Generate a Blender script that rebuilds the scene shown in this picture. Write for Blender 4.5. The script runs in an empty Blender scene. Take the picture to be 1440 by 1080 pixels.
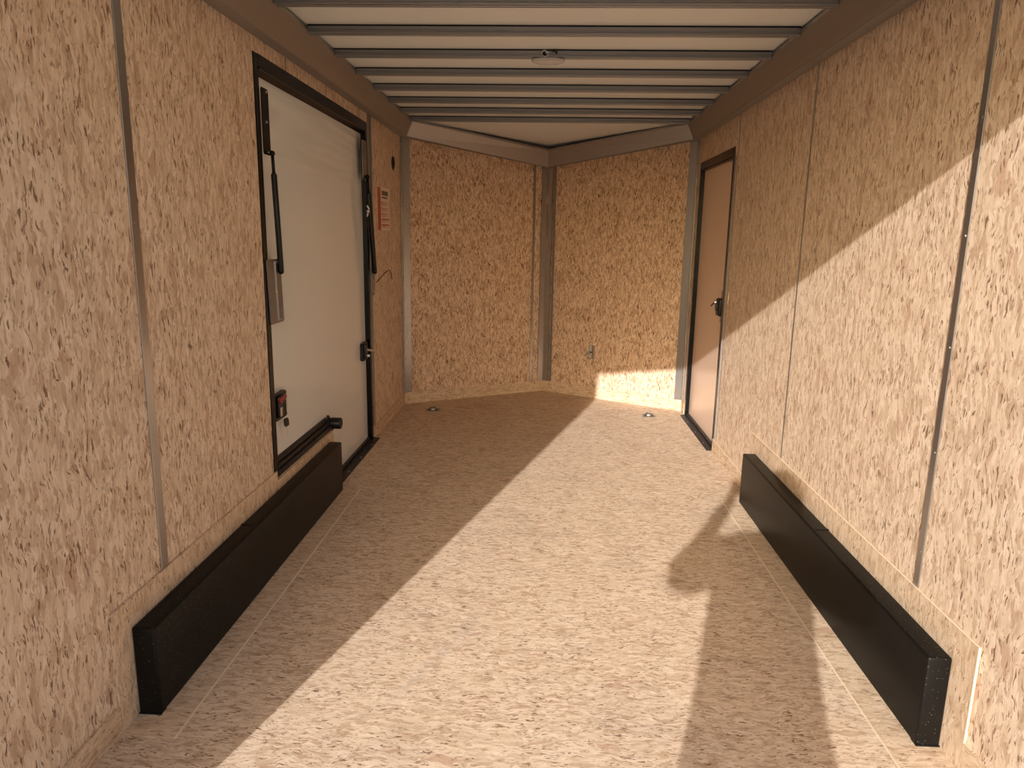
import bpy, bmesh, math, random
from mathutils import Vector, Matrix

SC = bpy.context.scene
COL = SC.collection
PI = math.pi
R = math.radians

# ------------------------------------------------------------------ camera
CAM = Vector((0.0079, 0.0, 1.473))
F_PX = 1004.71
YAW, PITCH, ROLL = R(-2.5525), R(-11.6184), R(0.9867)
fw = Vector((math.sin(YAW) * math.cos(PITCH), math.cos(YAW) * math.cos(PITCH), math.sin(PITCH)))
rt0 = Vector((math.cos(YAW), -math.sin(YAW), 0))
up0 = rt0.cross(fw)
rt = rt0 * math.cos(ROLL) + up0 * math.sin(ROLL)
up = up0 * math.cos(ROLL) - rt0 * math.sin(ROLL)
cd = bpy.data.cameras.new('camera')
cd.sensor_fit = 'HORIZONTAL'
cd.sensor_width = 36
cd.lens = 36 * F_PX / 1440
cd.clip_start = 0.02
cam = bpy.data.objects.new('camera', cd)
COL.objects.link(cam)
cam.matrix_world = Matrix(((rt.x, up.x, -fw.x, CAM.x), (rt.y, up.y, -fw.y, CAM.y), (rt.z, up.z, -fw.z, CAM.z), (0, 0, 0, 1)))
SC.camera = cam

# ------------------------------------------------------------------ sky, sun, exposure
SUN_DIR = Vector((0.285, 1.0, -0.345)).normalized()
world = bpy.data.worlds.new('sky')
SC.world = world
world.use_nodes = True
wn = world.node_tree.nodes
wl = world.node_tree.links
wn.clear()
w_out = wn.new('ShaderNodeOutputWorld')
w_bg = wn.new('ShaderNodeBackground')
w_sky = wn.new('ShaderNodeTexSky')
w_sky.sky_type = 'NISHITA'
w_sky.sun_disc = False
w_sky.sun_elevation = R(18.3)
w_sky.sun_rotation = math.atan2(-SUN_DIR.x, -SUN_DIR.y)
w_sky.air_density = 1.0
w_sky.dust_density = 2.5
w_bg.inputs['Strength'].default_value = 0.29
wl.new(w_sky.outputs[0], w_bg.inputs['Color'])
wl.new(w_bg.outputs[0], w_out.inputs['Surface'])
ld = bpy.data.lights.new('sun', 'SUN')
ld.energy = 6.7
ld.color = (1.0, 0.95, 0.90)
ld.angle = R(0.55)
sun = bpy.data.objects.new('sun', ld)
COL.objects.link(sun)
sun.rotation_euler = SUN_DIR.to_track_quat('-Z', 'Y').to_euler()
sun.location = (-3, -8, 5)
vs = SC.view_settings
vs.view_transform = 'Standard'
vs.look = 'None'
vs.gamma = 1.0
vs.use_curve_mapping = False
vs.exposure = 0.0
SC.cycles.max_bounces = 14
SC.cycles.diffuse_bounces = 10
SC.cycles.glossy_bounces = 6
SC.cycles.sample_clamp_indirect = 6.0
SC.cycles.caustics_reflective = False
SC.cycles.caustics_refractive = False
SC.cycles.use_denoising = True


# ------------------------------------------------------------------ materials
class NT:
    def __init__(s, name):
        s.m = bpy.data.materials.new(name)
        s.m.use_nodes = True
        s.t = s.m.node_tree
        s.b = s.t.nodes['Principled BSDF']

    def n(s, kind, **kw):
        nd = s.t.nodes.new(kind)
        for k, v in kw.items():
            setattr(nd, k, v)
        return nd

    def l(s, a, b):
        s.t.links.new(a, b)

    def math(s, op, a, b=None, c=None, clamp=False):
        nd = s.n('ShaderNodeMath', operation=op)
        nd.use_clamp = clamp
        for i, v in enumerate((a, b, c)):
            if v is None:
                continue
            if isinstance(v, (int, float)):
                nd.inputs[i].default_value = v
            else:
                s.l(v, nd.inputs[i])
        return nd.outputs[0]

    def mix(s, f, a, b, mode='MIX'):
        nd = s.n('ShaderNodeMix', data_type='RGBA', blend_type=mode)
        for sock, v in ((nd.inputs[0], f), (nd.inputs[6], a), (nd.inputs[7], b)):
            if isinstance(v, (int, float)):
                sock.default_value = v
            elif isinstance(v, (tuple, list)):
                sock.default_value = tuple(v) + (1,) if len(v) == 3 else v
            else:
                s.l(v, sock)
        return nd.outputs[2]

    def ramp(s, fac, stops, interp='LINEAR'):
        nd = s.n('ShaderNodeValToRGB')
        cr = nd.color_ramp
        cr.interpolation = interp
        while len(cr.elements) < len(stops):
            cr.elements.new(0.5)
        for e, (p, c) in zip(cr.elements, stops):
            e.position = p
            e.color = tuple(c) + (1,) if len(c) == 3 else c
        s.l(fac, nd.inputs[0])
        return nd.outputs[0]

    def mapping(s, vec, scale, rot=0.0, loc=(0, 0, 0)):
        nd = s.n('ShaderNodeMapping')
        nd.inputs['Location'].default_value = loc
        nd.inputs['Rotation'].default_value = (0, 0, rot)
        nd.inputs['Scale'].default_value = scale
        s.l(vec, nd.inputs['Vector'])
        return nd.outputs[0]

    def noise(s, vec, scale, detail=3, rough=0.55):
        nd = s.n('ShaderNodeTexNoise')
        nd.inputs['Scale'].default_value = scale
        nd.inputs['Detail'].default_value = detail
        nd.inputs['Roughness'].default_value = rough
        s.l(vec, nd.inputs['Vector'])
        return nd

    def vor(s, vec, scale=1.0, feature='F1', rnd=1.0):
        nd = s.n('ShaderNodeTexVoronoi', feature=feature, voronoi_dimensions='2D')
        nd.inputs['Scale'].default_value = scale
        nd.inputs['Randomness'].default_value = rnd
        s.l(vec, nd.inputs['Vector'])
        return nd


def plain(name, col, rough=0.5, metal=0.0, noise=0.08, nscale=30, bump=0.0, spec=None, coat=0.0):
    k = NT(name)
    tc = k.n('ShaderNodeTexCoord')
    nz = k.noise(tc.outputs['Object'], nscale)
    a = tuple(c * (1 - noise) for c in col)
    b = tuple(min(1, c * (1 + noise)) for c in col)
    k.l(k.mix(nz.outputs['Fac'], a, b), k.b.inputs['Base Color'])
    k.b.inputs['Roughness'].default_value = rough
    k.b.inputs['Metallic'].default_value = metal
    if spec is not None:
        k.b.inputs['Specular IOR Level'].default_value = spec
    if coat:
        k.b.inputs['Coat Weight'].default_value = coat
        k.b.inputs['Coat Roughness'].default_value = 0.05
    if bump:
        bp = k.n('ShaderNodeBump')
        bp.inputs['Strength'].default_value = bump
        bp.inputs['Distance'].default_value = 0.002
        k.l(nz.outputs['Fac'], bp.inputs['Height'])
        k.l(bp.outputs[0], k.b.inputs['Normal'])
    return k.m


def osb(name, coarse=1.0, dark=1.0, tint=(1, 1, 1), dirt=0.0, across=1.0):
    """oriented strand board; UV in metres, u across the strands and v along them"""
    k = NT(name)
    uv = k.n('ShaderNodeUVMap').outputs[0]
    # gentle warp so the strands wander
    w1 = k.noise(uv, 9.0, 2)
    w2 = k.noise(k.mapping(uv, (70, 28, 1)), 1.0, 2)
    sub = k.n('ShaderNodeVectorMath', operation='SUBTRACT')
    k.l(w1.outputs['Color'], sub.inputs[0])
    sub.inputs[1].default_value = (0.5, 0.5, 0.5)
    sc = k.n('ShaderNodeVectorMath', operation='MULTIPLY_ADD')
    k.l(sub.outputs[0], sc.inputs[0])
    sc.inputs[1].default_value = (0.05, 0.05, 0)
    k.l(uv, sc.inputs[2])
    sub2 = k.n('ShaderNodeVectorMath', operation='SUBTRACT')
    k.l(w2.outputs['Color'], sub2.inputs[0])
    sub2.inputs[1].default_value = (0.5, 0.5, 0.5)
    sc2 = k.n('ShaderNodeVectorMath', operation='MULTIPLY_ADD')
    k.l(sub2.outputs[0], sc2.inputs[0])
    sc2.inputs[1].default_value = (0.012, 0.02, 0)
    k.l(sc.outputs[0], sc2.inputs[2])
    P = sc2.outputs[0]
    C_L, C_M, C_T, C_B = (0.71, 0.555, 0.405), (0.64, 0.49, 0.345), (0.54, 0.40, 0.275), (0.41, 0.275, 0.175)

    def flakes(w, ln, rot, off):
        v = k.vor(k.mapping(P, (1 / (w * coarse), 1 / (ln * coarse), 1), R(rot), (off, off * 1.7, 0)))
        sep = k.n('ShaderNodeSeparateColor')
        k.l(v.outputs['Color'], sep.inputs[0])
        return v, sep

    def streak(w, ln, rot, off, lo, hi, det=2.0):
        """soft threshold of stretched noise: irregular strands w x ln metres"""
        q = k.noise(k.mapping(P, (1 / (w * coarse), 1 / (ln * coarse), 1), R(rot), (off, off * 1.3, 0)), 1.0, det, 0.5)
        sh = 0.0 if dark == 1 else 0.012 * math.log(dark) / math.log(1.5)
        return k.math('MULTIPLY', k.math('SUBTRACT', q.outputs['Fac'], lo - sh), 1.0 / (hi - lo), clamp=True)
    va, sa = flakes(0.036, 0.125, 7, 0.0)
    col = k.ramp(sa.outputs[0], [(0, C_T), (0.15, C_M), (0.5, C_L), (0.8, C_M), (1.0, (0.66, 0.505, 0.36))])
    vb, sb = flakes(0.021, 0.08, -13, 31.3)
    cb = k.ramp(sb.outputs[0], [(0, C_M), (0.35, C_L), (0.7, (0.64, 0.485, 0.34)), (1.0, C_T)])
    col = k.mix(k.math('MULTIPLY', k.math('GREATER_THAN', sb.outputs[1], 0.55), 0.85), col, cb)
    col = k.mix(k.math('MULTIPLY', streak(0.018, 0.075, 9, 2.2, 0.46, 0.62, 3), 0.65), col, (0.50, 0.355, 0.23))
    col = k.mix(k.math('MULTIPLY', streak(0.011, 0.050, -7, 17.7, 0.52, 0.66, 3), 0.85), col, (0.74, 0.60, 0.455))
    # brown strands
    col = k.mix(k.math('MULTIPLY', streak(0.040, 0.16, 3, 201.0, 0.665, 0.680, 1), 0.7), col, (0.47, 0.30, 0.20))
    col = k.mix(k.math('MULTIPLY', streak(0.032, 0.10, 4, 7.7, 0.605, 0.625, 2), 0.62), col, (0.44, 0.295, 0.185))
    col = k.mix(k.math('MULTIPLY', streak(0.016, 0.055, -11, 57.1, 0.620, 0.645, 2), 0.68), col, C_B)
    col = k.mix(k.math('MULTIPLY', streak(0.012, 0.040, 19, 91.4, 0.640, 0.670, 2), 0.75), col, C_B)
    # thin dark slivers in the gaps between strands, gathered in clusters
    clus = k.math('MULTIPLY', k.math('SUBTRACT', k.noise(uv, 7.5, 2).outputs['Fac'], 0.40), 0.16)
    for w, ln, rot, off, lo, hi, amt, c in ((0.0085, 0.050, 8, 13.3, 0.642, 0.675, 0.90, (0.17, 0.095, 0.05)),
                                            (0.0070, 0.036, -17, 71.9, 0.650, 0.685, 0.88, (0.21, 0.12, 0.065)),
                                            (0.0075, 0.028, 38, 143.0, 0.680, 0.712, 0.90, (0.15, 0.085, 0.045))):
        q = k.noise(k.mapping(P, (1 / (w * coarse), 1 / (ln * coarse), 1), R(rot), (off, off * 1.3, 0)), 1.0, 2, 0.5)
        sh = 0.02 * math.log(max(dark, 0.3)) / math.log(1.5)
        f = k.math('MULTIPLY', k.math('SUBTRACT', k.math('ADD', q.outputs['Fac'], clus), lo + 0.012 - sh), 1.0 / (hi - lo), clamp=True)
        col = k.mix(k.math('MULTIPLY', f, amt), col, c)
    # thin dark strand edges, broken up
    ve = k.vor(k.mapping(P, (1 / (0.03 * coarse), 1 / (0.10 * coarse), 1), R(-6), (11, 3, 0)), feature='DISTANCE_TO_EDGE')
    e = k.math('MULTIPLY', k.math('SUBTRACT', 0.030, ve.outputs['Distance']), 30.0, clamp=True)
    msk = k.math('MULTIPLY', k.math('SUBTRACT', k.noise(uv, 26, 2).outputs['Fac'], 0.53), 9.0, clamp=True)
    col = k.mix(k.math('MULTIPLY', k.math('MULTIPLY', e, msk), 0.55 * dark), col, (0.26, 0.155, 0.085))
    # wood grain
    g = k.noise(k.mapping(P, (330, 26, 1)), 1.0, 4, 0.6)
    col = k.mix(k.math('MULTIPLY', k.math('SUBTRACT', g.outputs['Fac'], 0.50), 2.0, clamp=True), col, k.mix(1.0, col, (0.80, 0.74, 0.67), 'MULTIPLY'))
    big = k.noise(uv, 3.0, 2)
    col = k.mix(k.math('MULTIPLY', k.math('SUBTRACT', big.outputs['Fac'], 0.45), 1.2, clamp=True), col, k.mix(1.0, col, (0.93, 0.89, 0.84), 'MULTIPLY'))
    if dirt:
        dn = k.noise(k.mapping(uv, (2.4, 1.7, 1), 0, (3.1, 0.4, 0)), 1.0, 5, 0.62)
        col = k.mix(k.math('MULTIPLY', k.math('SUBTRACT', dn.outputs['Fac'], 0.56), 4.0 * dirt, clamp=True), col, k.mix(1.0, col, (0.72, 0.72, 0.74), 'MULTIPLY'))
        # one faint rubber scuff
        ob = k.n('ShaderNodeTexCoord').outputs['Object']
        sx = k.n('ShaderNodeSeparateXYZ')
        k.l(ob, sx.inputs[0])
        a = k.math('SUBTRACT', sx.outputs[1], 2.30)
        line = k.math('MULTIPLY_ADD', a, 0.42, -0.335)
        line = k.math('ADD', line, k.math('MULTIPLY', k.math('MULTIPLY', a, a), -0.25))
        dd = k.math('ABSOLUTE', k.math('SUBTRACT', sx.outputs[0], line))
        near = k.math('MULTIPLY_ADD', dd, -28.0, 1.0, clamp=True)
        ends = k.math('MULTIPLY_ADD', k.math('ABSOLUTE', a), -4.0, 1.6, clamp=True)
        sn = k.math('MULTIPLY', k.math('SUBTRACT', k.noise(k.mapping(ob, (30, 30, 1)), 1.0, 3).outputs['Fac'], 0.40), 3.0, clamp=True)
        col = k.mix(k.math('MULTIPLY', k.math('MULTIPLY', near, ends), k.math('MULTIPLY', sn, 0.6)), col, (0.36, 0.32, 0.29))
    col = k.mix(1.0, col, tint, 'MULTIPLY')
    k.l(col, k.b.inputs['Base Color'])
    k.b.inputs['Roughness'].default_value = 0.72
    k.b.inputs['Specular IOR Level'].default_value = 0.25
    bp = k.n('ShaderNodeBump')
    bp.inputs['Strength'].default_value = 0.25
    bp.inputs['Distance'].default_value = 0.0015
    k.l(k.math('ADD', k.math('MULTIPLY', sa.outputs[2], 0.6), g.outputs['Fac']), bp.inputs['Height'])
    k.l(bp.outputs[0], k.b.inputs['Normal'])
    return k.m


def aluminium(name, col=(0.56, 0.54, 0.52), rough=0.38, stretch=(1, 60, 60), metal=1.0):
    k = NT(name)
    tc = k.n('ShaderNodeTexCoord').outputs['Object']
    nz = k.noise(k.mapping(tc, stretch), 1.0, 4)
    k.l(k.mix(nz.outputs['Fac'], tuple(c * 0.93 for c in col), tuple(c * 1.06 for c in col)), k.b.inputs['Base Color'])
    k.b.inputs['Metallic'].default_value = metal
    k.l(k.math('MULTIPLY_ADD', nz.outputs['Fac'], 0.06, rough - 0.03), k.b.inputs['Roughness'])
    return k.m


def door_skin(name, col, rough, wave):
    k = NT(name)
    tc = k.n('ShaderNodeTexCoord').outputs['Object']
    nz = k.noise(k.mapping(tc, (1.0, 0.55, 6.5)), 1.0, 2, 0.5)
    n2 = k.noise(tc, 2.2, 2)
    k.l(k.mix(n2.outputs['Fac'], tuple(c * 0.96 for c in col), tuple(min(1, c * 1.03) for c in col)), k.b.inputs['Base Color'])
    k.b.inputs['Roughness'].default_value = rough
    k.b.inputs['Specular IOR Level'].default_value = 0.85
    bp = k.n('ShaderNodeBump')
    bp.inputs['Strength'].default_value = 1.0
    bp.inputs['Distance'].default_value = wave
    sz = k.n('ShaderNodeSeparateXYZ')
    k.l(tc, sz.inputs[0])
    top = k.math('MULTIPLY', k.math('SUBTRACT', sz.outputs[2], 1.5), 1.7, clamp=True)
    k.l(k.math('MULTIPLY', nz.outputs['Fac'], k.math('MULTIPLY_ADD', k.math('MULTIPLY', top, top), 9.0, 1.0)), bp.inputs['Height'])
    k.l(bp.outputs[0], k.b.inputs['Normal'])
    return k.m


def speckled_black(name):
    k = NT(name)
    tc = k.n('ShaderNodeTexCoord').outputs['Object']
    v = k.n('ShaderNodeTexVoronoi', feature='F1')
    v.inputs['Scale'].default_value = 130
    k.l(tc, v.inputs['Vector'])
    sep = k.n('ShaderNodeSeparateColor')
    k.l(v.outputs['Color'], sep.inputs[0])
    dot = k.math('MULTIPLY', k.math('LESS_THAN', v.outputs['Distance'], 0.13), k.math('GREATER_THAN', sep.outputs[0], 0.6))
    nz = k.noise(tc, 7, 4)
    base = k.mix(nz.outputs['Fac'], (0.003, 0.0028, 0.0025), (0.0065, 0.006, 0.0055))
    k.l(k.mix(k.math('MULTIPLY', dot, 0.6), base, (0.30, 0.28, 0.25)), k.b.inputs['Base Color'])
    k.b.inputs['Roughness'].default_value = 0.42
    k.b.inputs['Specular IOR Level'].default_value = 0.18
    n3 = k.noise(tc, 160, 2)
    bp = k.n('ShaderNodeBump')
    bp.inputs['Strength'].default_value = 0.25
    bp.inputs['Distance'].default_value = 0.001
    k.l(n3.outputs['Fac'], bp.inputs['Height'])
    k.l(bp.outputs[0], k.b.inputs['Normal'])
    return k.m


def frosted(name, col):
    k = NT(name)
    k.b.inputs['Base Color'].default_value = col + (1,)
    k.b.inputs['Roughness'].default_value = 0.25
    k.b.inputs['Transmission Weight'].default_value = 0.35
    k.b.inputs['IOR'].default_value = 1.45
    return k.m


M = {}
M['osb_wall'] = osb('strand board wall', coarse=1.12, dark=1.15, tint=(1.06, 1.095, 1.17))
M['osb_nose'] = osb('strand board nose', coarse=1.05, dark=1.9, tint=(1.14, 1.12, 1.15))
M['osb_floor'] = osb('strand board floor', coarse=0.78, dark=1.1, tint=(1.01, 1.04, 1.10), dirt=1.0)
M['osb_trim'] = osb('strand board kick strip', coarse=0.9, dark=0.7)
M['edge'] = plain('pale joint and sunlit edge', (0.76, 0.63, 0.47), 0.7)
M['alu'] = aluminium('mill aluminium')
M['alu_v'] = aluminium('mill aluminium upright', (0.46, 0.445, 0.435), 0.27, (7, 7, 0.8), 0.8)
M['alu_x'] = aluminium('galvanised roof bow', (0.27, 0.265, 0.26), 0.42)
M['alu_cove'] = aluminium('cove sheet', (0.40, 0.375, 0.355), 0.47, (30, 0.6, 30))
M['alu_seam'] = aluminium('seam cover aluminium', (0.42, 0.405, 0.39), 0.30, (7, 7, 0.8), 0.92)
M['lip'] = aluminium('cove lip painted shade', (0.30, 0.28, 0.26), 0.5, (30, 0.6, 30), 0.6)  # darker copy of the cove metal; shade on its underside put into colour
M['strip'] = plain('grey seam strip', (0.23, 0.21, 0.20), 0.45, 0.2)
M['skin_out'] = plain('outer skin', (0.08, 0.08, 0.085), 0.35)
M['roof_white'] = plain('white roof sheet', (0.80, 0.83, 0.83), 0.45, noise=0.03, nscale=2)
M['door_white'] = door_skin('white door skin', (0.77, 0.80, 0.80), 0.06, 0.005)
M['door_tan'] = door_skin('tan door skin', (0.71, 0.535, 0.43), 0.28, 0.002)
M['frame'] = plain('black frame', (0.0035, 0.0035, 0.0035), 0.26, 0.0, 0.3, 8, spec=0.2)
M['frame_m'] = plain('black matte metal', (0.009, 0.009, 0.010), 0.40, 0.0, spec=0.35)
M['box'] = speckled_black('black wheel box coating')
M['plate'] = aluminium('bracket plate', (0.27, 0.28, 0.30), 0.30, (9, 9, 1), 0.9)
M['steel'] = plain('zinc steel', (0.55, 0.54, 0.52), 0.32, 1.0)
M['zinc'] = plain('dull zinc', (0.22, 0.225, 0.21), 0.38, 0.8)
M['rubber'] = plain('black plastic', (0.006, 0.006, 0.006), 0.4, spec=0.35)
M['red'] = plain('red plastic', (0.22, 0.016, 0.016), 0.4)
M['lens'] = frosted('dome lens', (0.78, 0.74, 0.70))
M['dark'] = plain('dark void', (0.006, 0.005, 0.005), 0.9)
M['paper'] = plain('decal paper', (0.74, 0.62, 0.52), 0.55)
M['decal_red'] = plain('decal red', (0.42, 0.075, 0.05), 0.5)
M['decal_rose'] = plain('decal faded red', (0.60, 0.33, 0.25), 0.55)
M['decal_peach'] = plain('decal peach', (0.72, 0.53, 0.43), 0.55)
M['decal_dark'] = plain('decal dark', (0.10, 0.085, 0.06), 0.55)
M['clear'] = plain('smoked clear plastic', (0.42, 0.34, 0.29), 0.18)
M['ground'] = plain('gravel ground', (0.44, 0.40, 0.35), 0.9, 0, 0.3, 14, 0.4)
M['person_skin'] = plain('skin', (0.60, 0.38, 0.28), 0.5)
M['jacket'] = plain('dark jacket', (0.035, 0.04, 0.05), 0.8, 0, 0.2, 60)
M['jeans'] = plain('denim', (0.05, 0.07, 0.12), 0.85, 0, 0.2, 90)
M['hair'] = plain('brown hair', (0.05, 0.03, 0.02), 0.55, 0, 0.3, 200)
M['eye'] = plain('eye', (0.7, 0.68, 0.65), 0.2)


# ------------------------------------------------------------------ mesh helpers
def tag(o, label=None, cat=None, group=None, kind=None):
    if label:
        o['label'] = label
    if cat:
        o['category'] = cat
    if group:
        o['group'] = group
    if kind:
        o['kind'] = kind
    return o


def root(name, loc, label, cat, group=None):
    o = bpy.data.objects.new(name, None)
    o.empty_display_size = 0.05
    COL.objects.link(o)
    o.location = loc
    return tag(o, label, cat, group)


class MB:
    def __init__(s):
        s.bm = bmesh.new()
        s.uv = s.bm.loops.layers.uv.new('UVMap')

    def face(s, pts, mi=0, uvf=None):
        vs_ = [s.bm.verts.new(p) for p in pts]
        f = s.bm.faces.new(vs_)
        f.material_index = mi
        if uvf:
            for lp in f.loops:
                lp[s.uv].uv = uvf(lp.vert.co)
        return f

    def hexa(s, c, mi=0):
        """c: 8 corners, bottom ring then top ring"""
        v = [s.bm.verts.new(p) for p in c]
        for q in ((3, 2, 1, 0), (4, 5, 6, 7), (0, 1, 5, 4), (1, 2, 6, 5), (2, 3, 7, 6), (3, 0, 4, 7)):
            f = s.bm.faces.new([v[i] for i in q])
            f.material_index = mi
        return v

    def box(s, x0, x1, y0, y1, z0, z1, mi=0, bevel=0.0, seg=2):
        x0, x1 = min(x0, x1), max(x0, x1)
        y0, y1 = min(y0, y1), max(y0, y1)
        z0, z1 = min(z0, z1), max(z0, z1)
        v = s.hexa([(x0, y0, z0), (x1, y0, z0), (x1, y1, z0), (x0, y1, z0), (x0, y0, z1), (x1, y0, z1), (x1, y1, z1), (x0, y1, z1)], mi)
        if bevel:
            ed = list({e for q in v for e in q.link_edges})
            r = bmesh.ops.bevel(s.bm, geom=ed, offset=bevel, segments=seg, profile=0.5, affect='EDGES')
            for f in r['faces']:
                f.material_index = mi
        return s

    def extrude_poly(s, pts, direction, mi=0):
        """closed polygon pts swept by vector"""
        d = Vector(direction)
        a = [s.bm.verts.new(p) for p in pts]
        b = [s.bm.verts.new(Vector(p) + d) for p in pts]
        s.bm.faces.new(a[::-1]).material_index = mi
        s.bm.faces.new(b).material_index = mi
        n = len(pts)
        for i in range(n):
            s.bm.faces.new((a[i], a[(i + 1) % n], b[(i + 1) % n], b[i])).material_index = mi
        return s

    def loft(s, rings, mi=0, caps=True, closed=True, seg_mi=None):
        vr = [[s.bm.verts.new(p) for p in r] for r in rings]
        n = len(vr[0])
        for a, b in zip(vr, vr[1:]):
            for i in range(n if closed else n - 1):
                s.bm.faces.new((a[i], a[(i + 1) % n], b[(i + 1) % n], b[i])).material_index = (seg_mi or {}).get(i, mi)
        if caps:
            s.bm.faces.new(vr[0][::-1]).material_index = mi
            s.bm.faces.new(vr[-1]).material_index = mi
        return s

    def tube(s, pts, r, seg=12, mi=0, caps=True):
        pts = [Vector(p) for p in pts]
        rr = r if isinstance(r, (list, tuple)) else [r] * len(pts)
        rings = []
        prev = None
        for i, p in enumerate(pts):
            d = (pts[min(i + 1, len(pts) - 1)] - pts[max(i - 1, 0)]).normalized()
            if prev is None:
                prev = d.orthogonal().normalized()
            u = (prev - d * prev.dot(d))
            u = u.normalized() if u.length > 1e-6 else d.orthogonal().normalized()
            prev = u
            w = d.cross(u)
            rings.append([p + (u * math.cos(t) + w * math.sin(t)) * rr[i] for t in [2 * PI * j / seg for j in range(seg)]])
        return s.loft(rings, mi, caps)

    def disc(s, c, n, r, h, seg=24, mi=0, bevel=0.0):
        c = Vector(c)
        n = Vector(n).normalized()
        if bevel:
            return s.tube([c, c + n * (h - bevel), c + n * (h - bevel * 0.3), c + n * h], [r, r, r - bevel * 0.4, r - bevel], seg, mi)
        return s.tube([c, c + n * h], r, seg, mi)

    def sphere(s, c, rx, ry, rz, mi=0, u=20, v=12):
        r = bmesh.ops.create_uvsphere(s.bm, u_segments=u, v_segments=v, radius=1.0)
        for q in r['verts']:
            q.co = Vector((q.co.x * rx, q.co.y * ry, q.co.z * rz)) + Vector(c)
        for f in {f for q in r['verts'] for f in q.link_faces}:
            f.material_index = mi
        return s

    def build(s, name, mats, parent=None, smooth=False, uv=False, seed=0):
        bmesh.ops.recalc_face_normals(s.bm, faces=s.bm.faces)
        if uv:
            rng = random.Random(seed)
            ou, ov = rng.uniform(0, 50), rng.uniform(0, 50)
            s.bm.normal_update()
            for f in s.bm.faces:
                n = f.normal
                for lp in f.loops:
                    if lp[s.uv].uv.length > 0:
                        continue
                    c = lp.vert.co
                    if abs(n.z) > 0.7:
                        q = (c.y, c.x)
                    elif uv == 'h':
                        t = Vector((-n.y, n.x, 0)).normalized()
                        q = (c.z, c.dot(t))
                    else:
                        t = Vector((-n.y, n.x, 0)).normalized()
                        q = (c.dot(t), c.z)
                    lp[s.uv].uv = (q[0] + ou, q[1] + ov)
        me = bpy.data.meshes.new(name)
        off = Vector(parent.location) if parent else Vector((0, 0, 0))
        pp = parent.parent if parent else None
        while pp:
            off += Vector(pp.location)
            pp = pp.parent
        if off.length:
            bmesh.ops.translate(s.bm, verts=s.bm.verts, vec=-off)
        s.bm.to_mesh(me)
        s.bm.free()
        for m in (mats if isinstance(mats, (list, tuple)) else [mats]):
            me.materials.append(m)
        if smooth:
            for p in me.polygons:
                p.use_smooth = True
            if smooth == 'auto':
                try:
                    me.set_sharp_from_angle(angle=R(35))
                except Exception:
                    pass
        o = bpy.data.objects.new(name, me)
        COL.objects.link(o)
        if parent:
            o.parent = parent
        return o


# ------------------------------------------------------------------ dimensions of the trailer
XF = 1.2196          # face of kick strips
XW = 1.2286          # face of wall panels
XO = 1.300           # outside skin
Y0 = 0.84            # rear frame
YC, YA = 6.16, 6.88  # nose corner, nose apex (face of the kick strips)
ZC = 2.413           # roof sheet
vdir = Vector((XF, YA - YC, 0)).normalized()          # left nose wall runs this way
vn = Vector((vdir.y, -vdir.x, 0))                     # and faces this way (inward)


def corner(o, side):
    """nose corner of an offset path, o inward from the kick strip faces"""
    x = XF - o
    # line of left nose wall shifted by o
    p = Vector((-XF, YC, 0)) + vn * o
    t = (-x - p.x) / vdir.x
    q = p + vdir * t
    return Vector((q.x * (1 if side < 0 else -1), q.y, 0))


def apex(o):
    p = Vector((-XF, YC, 0)) + vn * o
    t = (0 - p.x) / vdir.x
    q = p + vdir * t
    return Vector((0, q.y, 0))


def vpt(side, t, o=0.0, z=0.0):
    """point on a nose wall: t metres from the corner, o inward"""
    p = Vector((-XF, YC, 0)) + vdir * t + vn * o
    return Vector((p.x * (1 if side < 0 else -1), p.y, z))


VLEN = (Vector((0, YA, 0)) - Vector((-XF, YC, 0))).length

# ------------------------------------------------------------------ floor
m = MB()
rng = random.Random(4)
ys = [Y0 - 0.06, 1.14, 2.358, 3.577, 4.795, 6.013, 7.2]
for i, (a, b) in enumerate(zip(ys, ys[1:])):
    ou, ov = rng.uniform(0, 40), rng.uniform(0, 40)
    g = 0.0005
    uvf = (lambda ou, ov: (lambda c: (c.y + ou, c.x + ov)))(ou, ov)

    if b < 6.1:
        pts = [(-XO, a + g, 0), (XO, a + g, 0), (XO, b - g, 0), (-XO, b - g, 0)]
    else:
        pts = [(-XO, a + g, 0), (XO, a + g, 0), (XO, YC + 0.03, 0), (0, YA + 0.06, 0), (-XO, YC + 0.03, 0)]
    m.face(pts, 0, uvf)
# sub floor under the sheets
m.extrude_poly([(-XO, Y0 - 0.06, -0.004), (XO, Y0 - 0.06, -0.004), (XO, YC + 0.03, -0.004), (0, YA + 0.08, -0.004), (-XO, YC + 0.03, -0.004)], (0, 0, -0.06), 1)
floor = m.build('floor', [M['osb_floor'], M['edge']])
tag(floor, kind='structure')


# ------------------------------------------------------------------ side walls
def side_wall(name, s, rects, seed):
    m = MB()
    rng = random.Random(seed)
    for (y0, y1, z0, z1) in rects:
        ou, ov = rng.uniform(0, 40), rng.uniform(0, 40)
        uvf = lambda c, ou=ou, ov=ov: (c.y + ou, c.z + ov)
        n0 = len(m.bm.faces)
        v = m.hexa([(s * XW, y0, z0), (s * (XW + 0.014), y0, z0), (s * (XW + 0.014), y1, z0), (s * XW, y1, z0),
                    (s * XW, y0, z1), (s * (XW + 0.014), y0, z1), (s * (XW + 0.014), y1, z1), (s * XW, y1, z1)])
        for f in {f for q in v for f in q.link_faces}:
            for lp in f.loops:
                lp[m.uv].uv = uvf(lp.vert.co)
    # outside skin
    m.box(s * (XO - 0.012), s * XO, Y0 - 0.05, YC + 0.06, -0.30, 2.50, 1)
    o = m.build(name, [M['osb_wall'], M['skin_out']])
    return tag(o, kind='structure')


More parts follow.
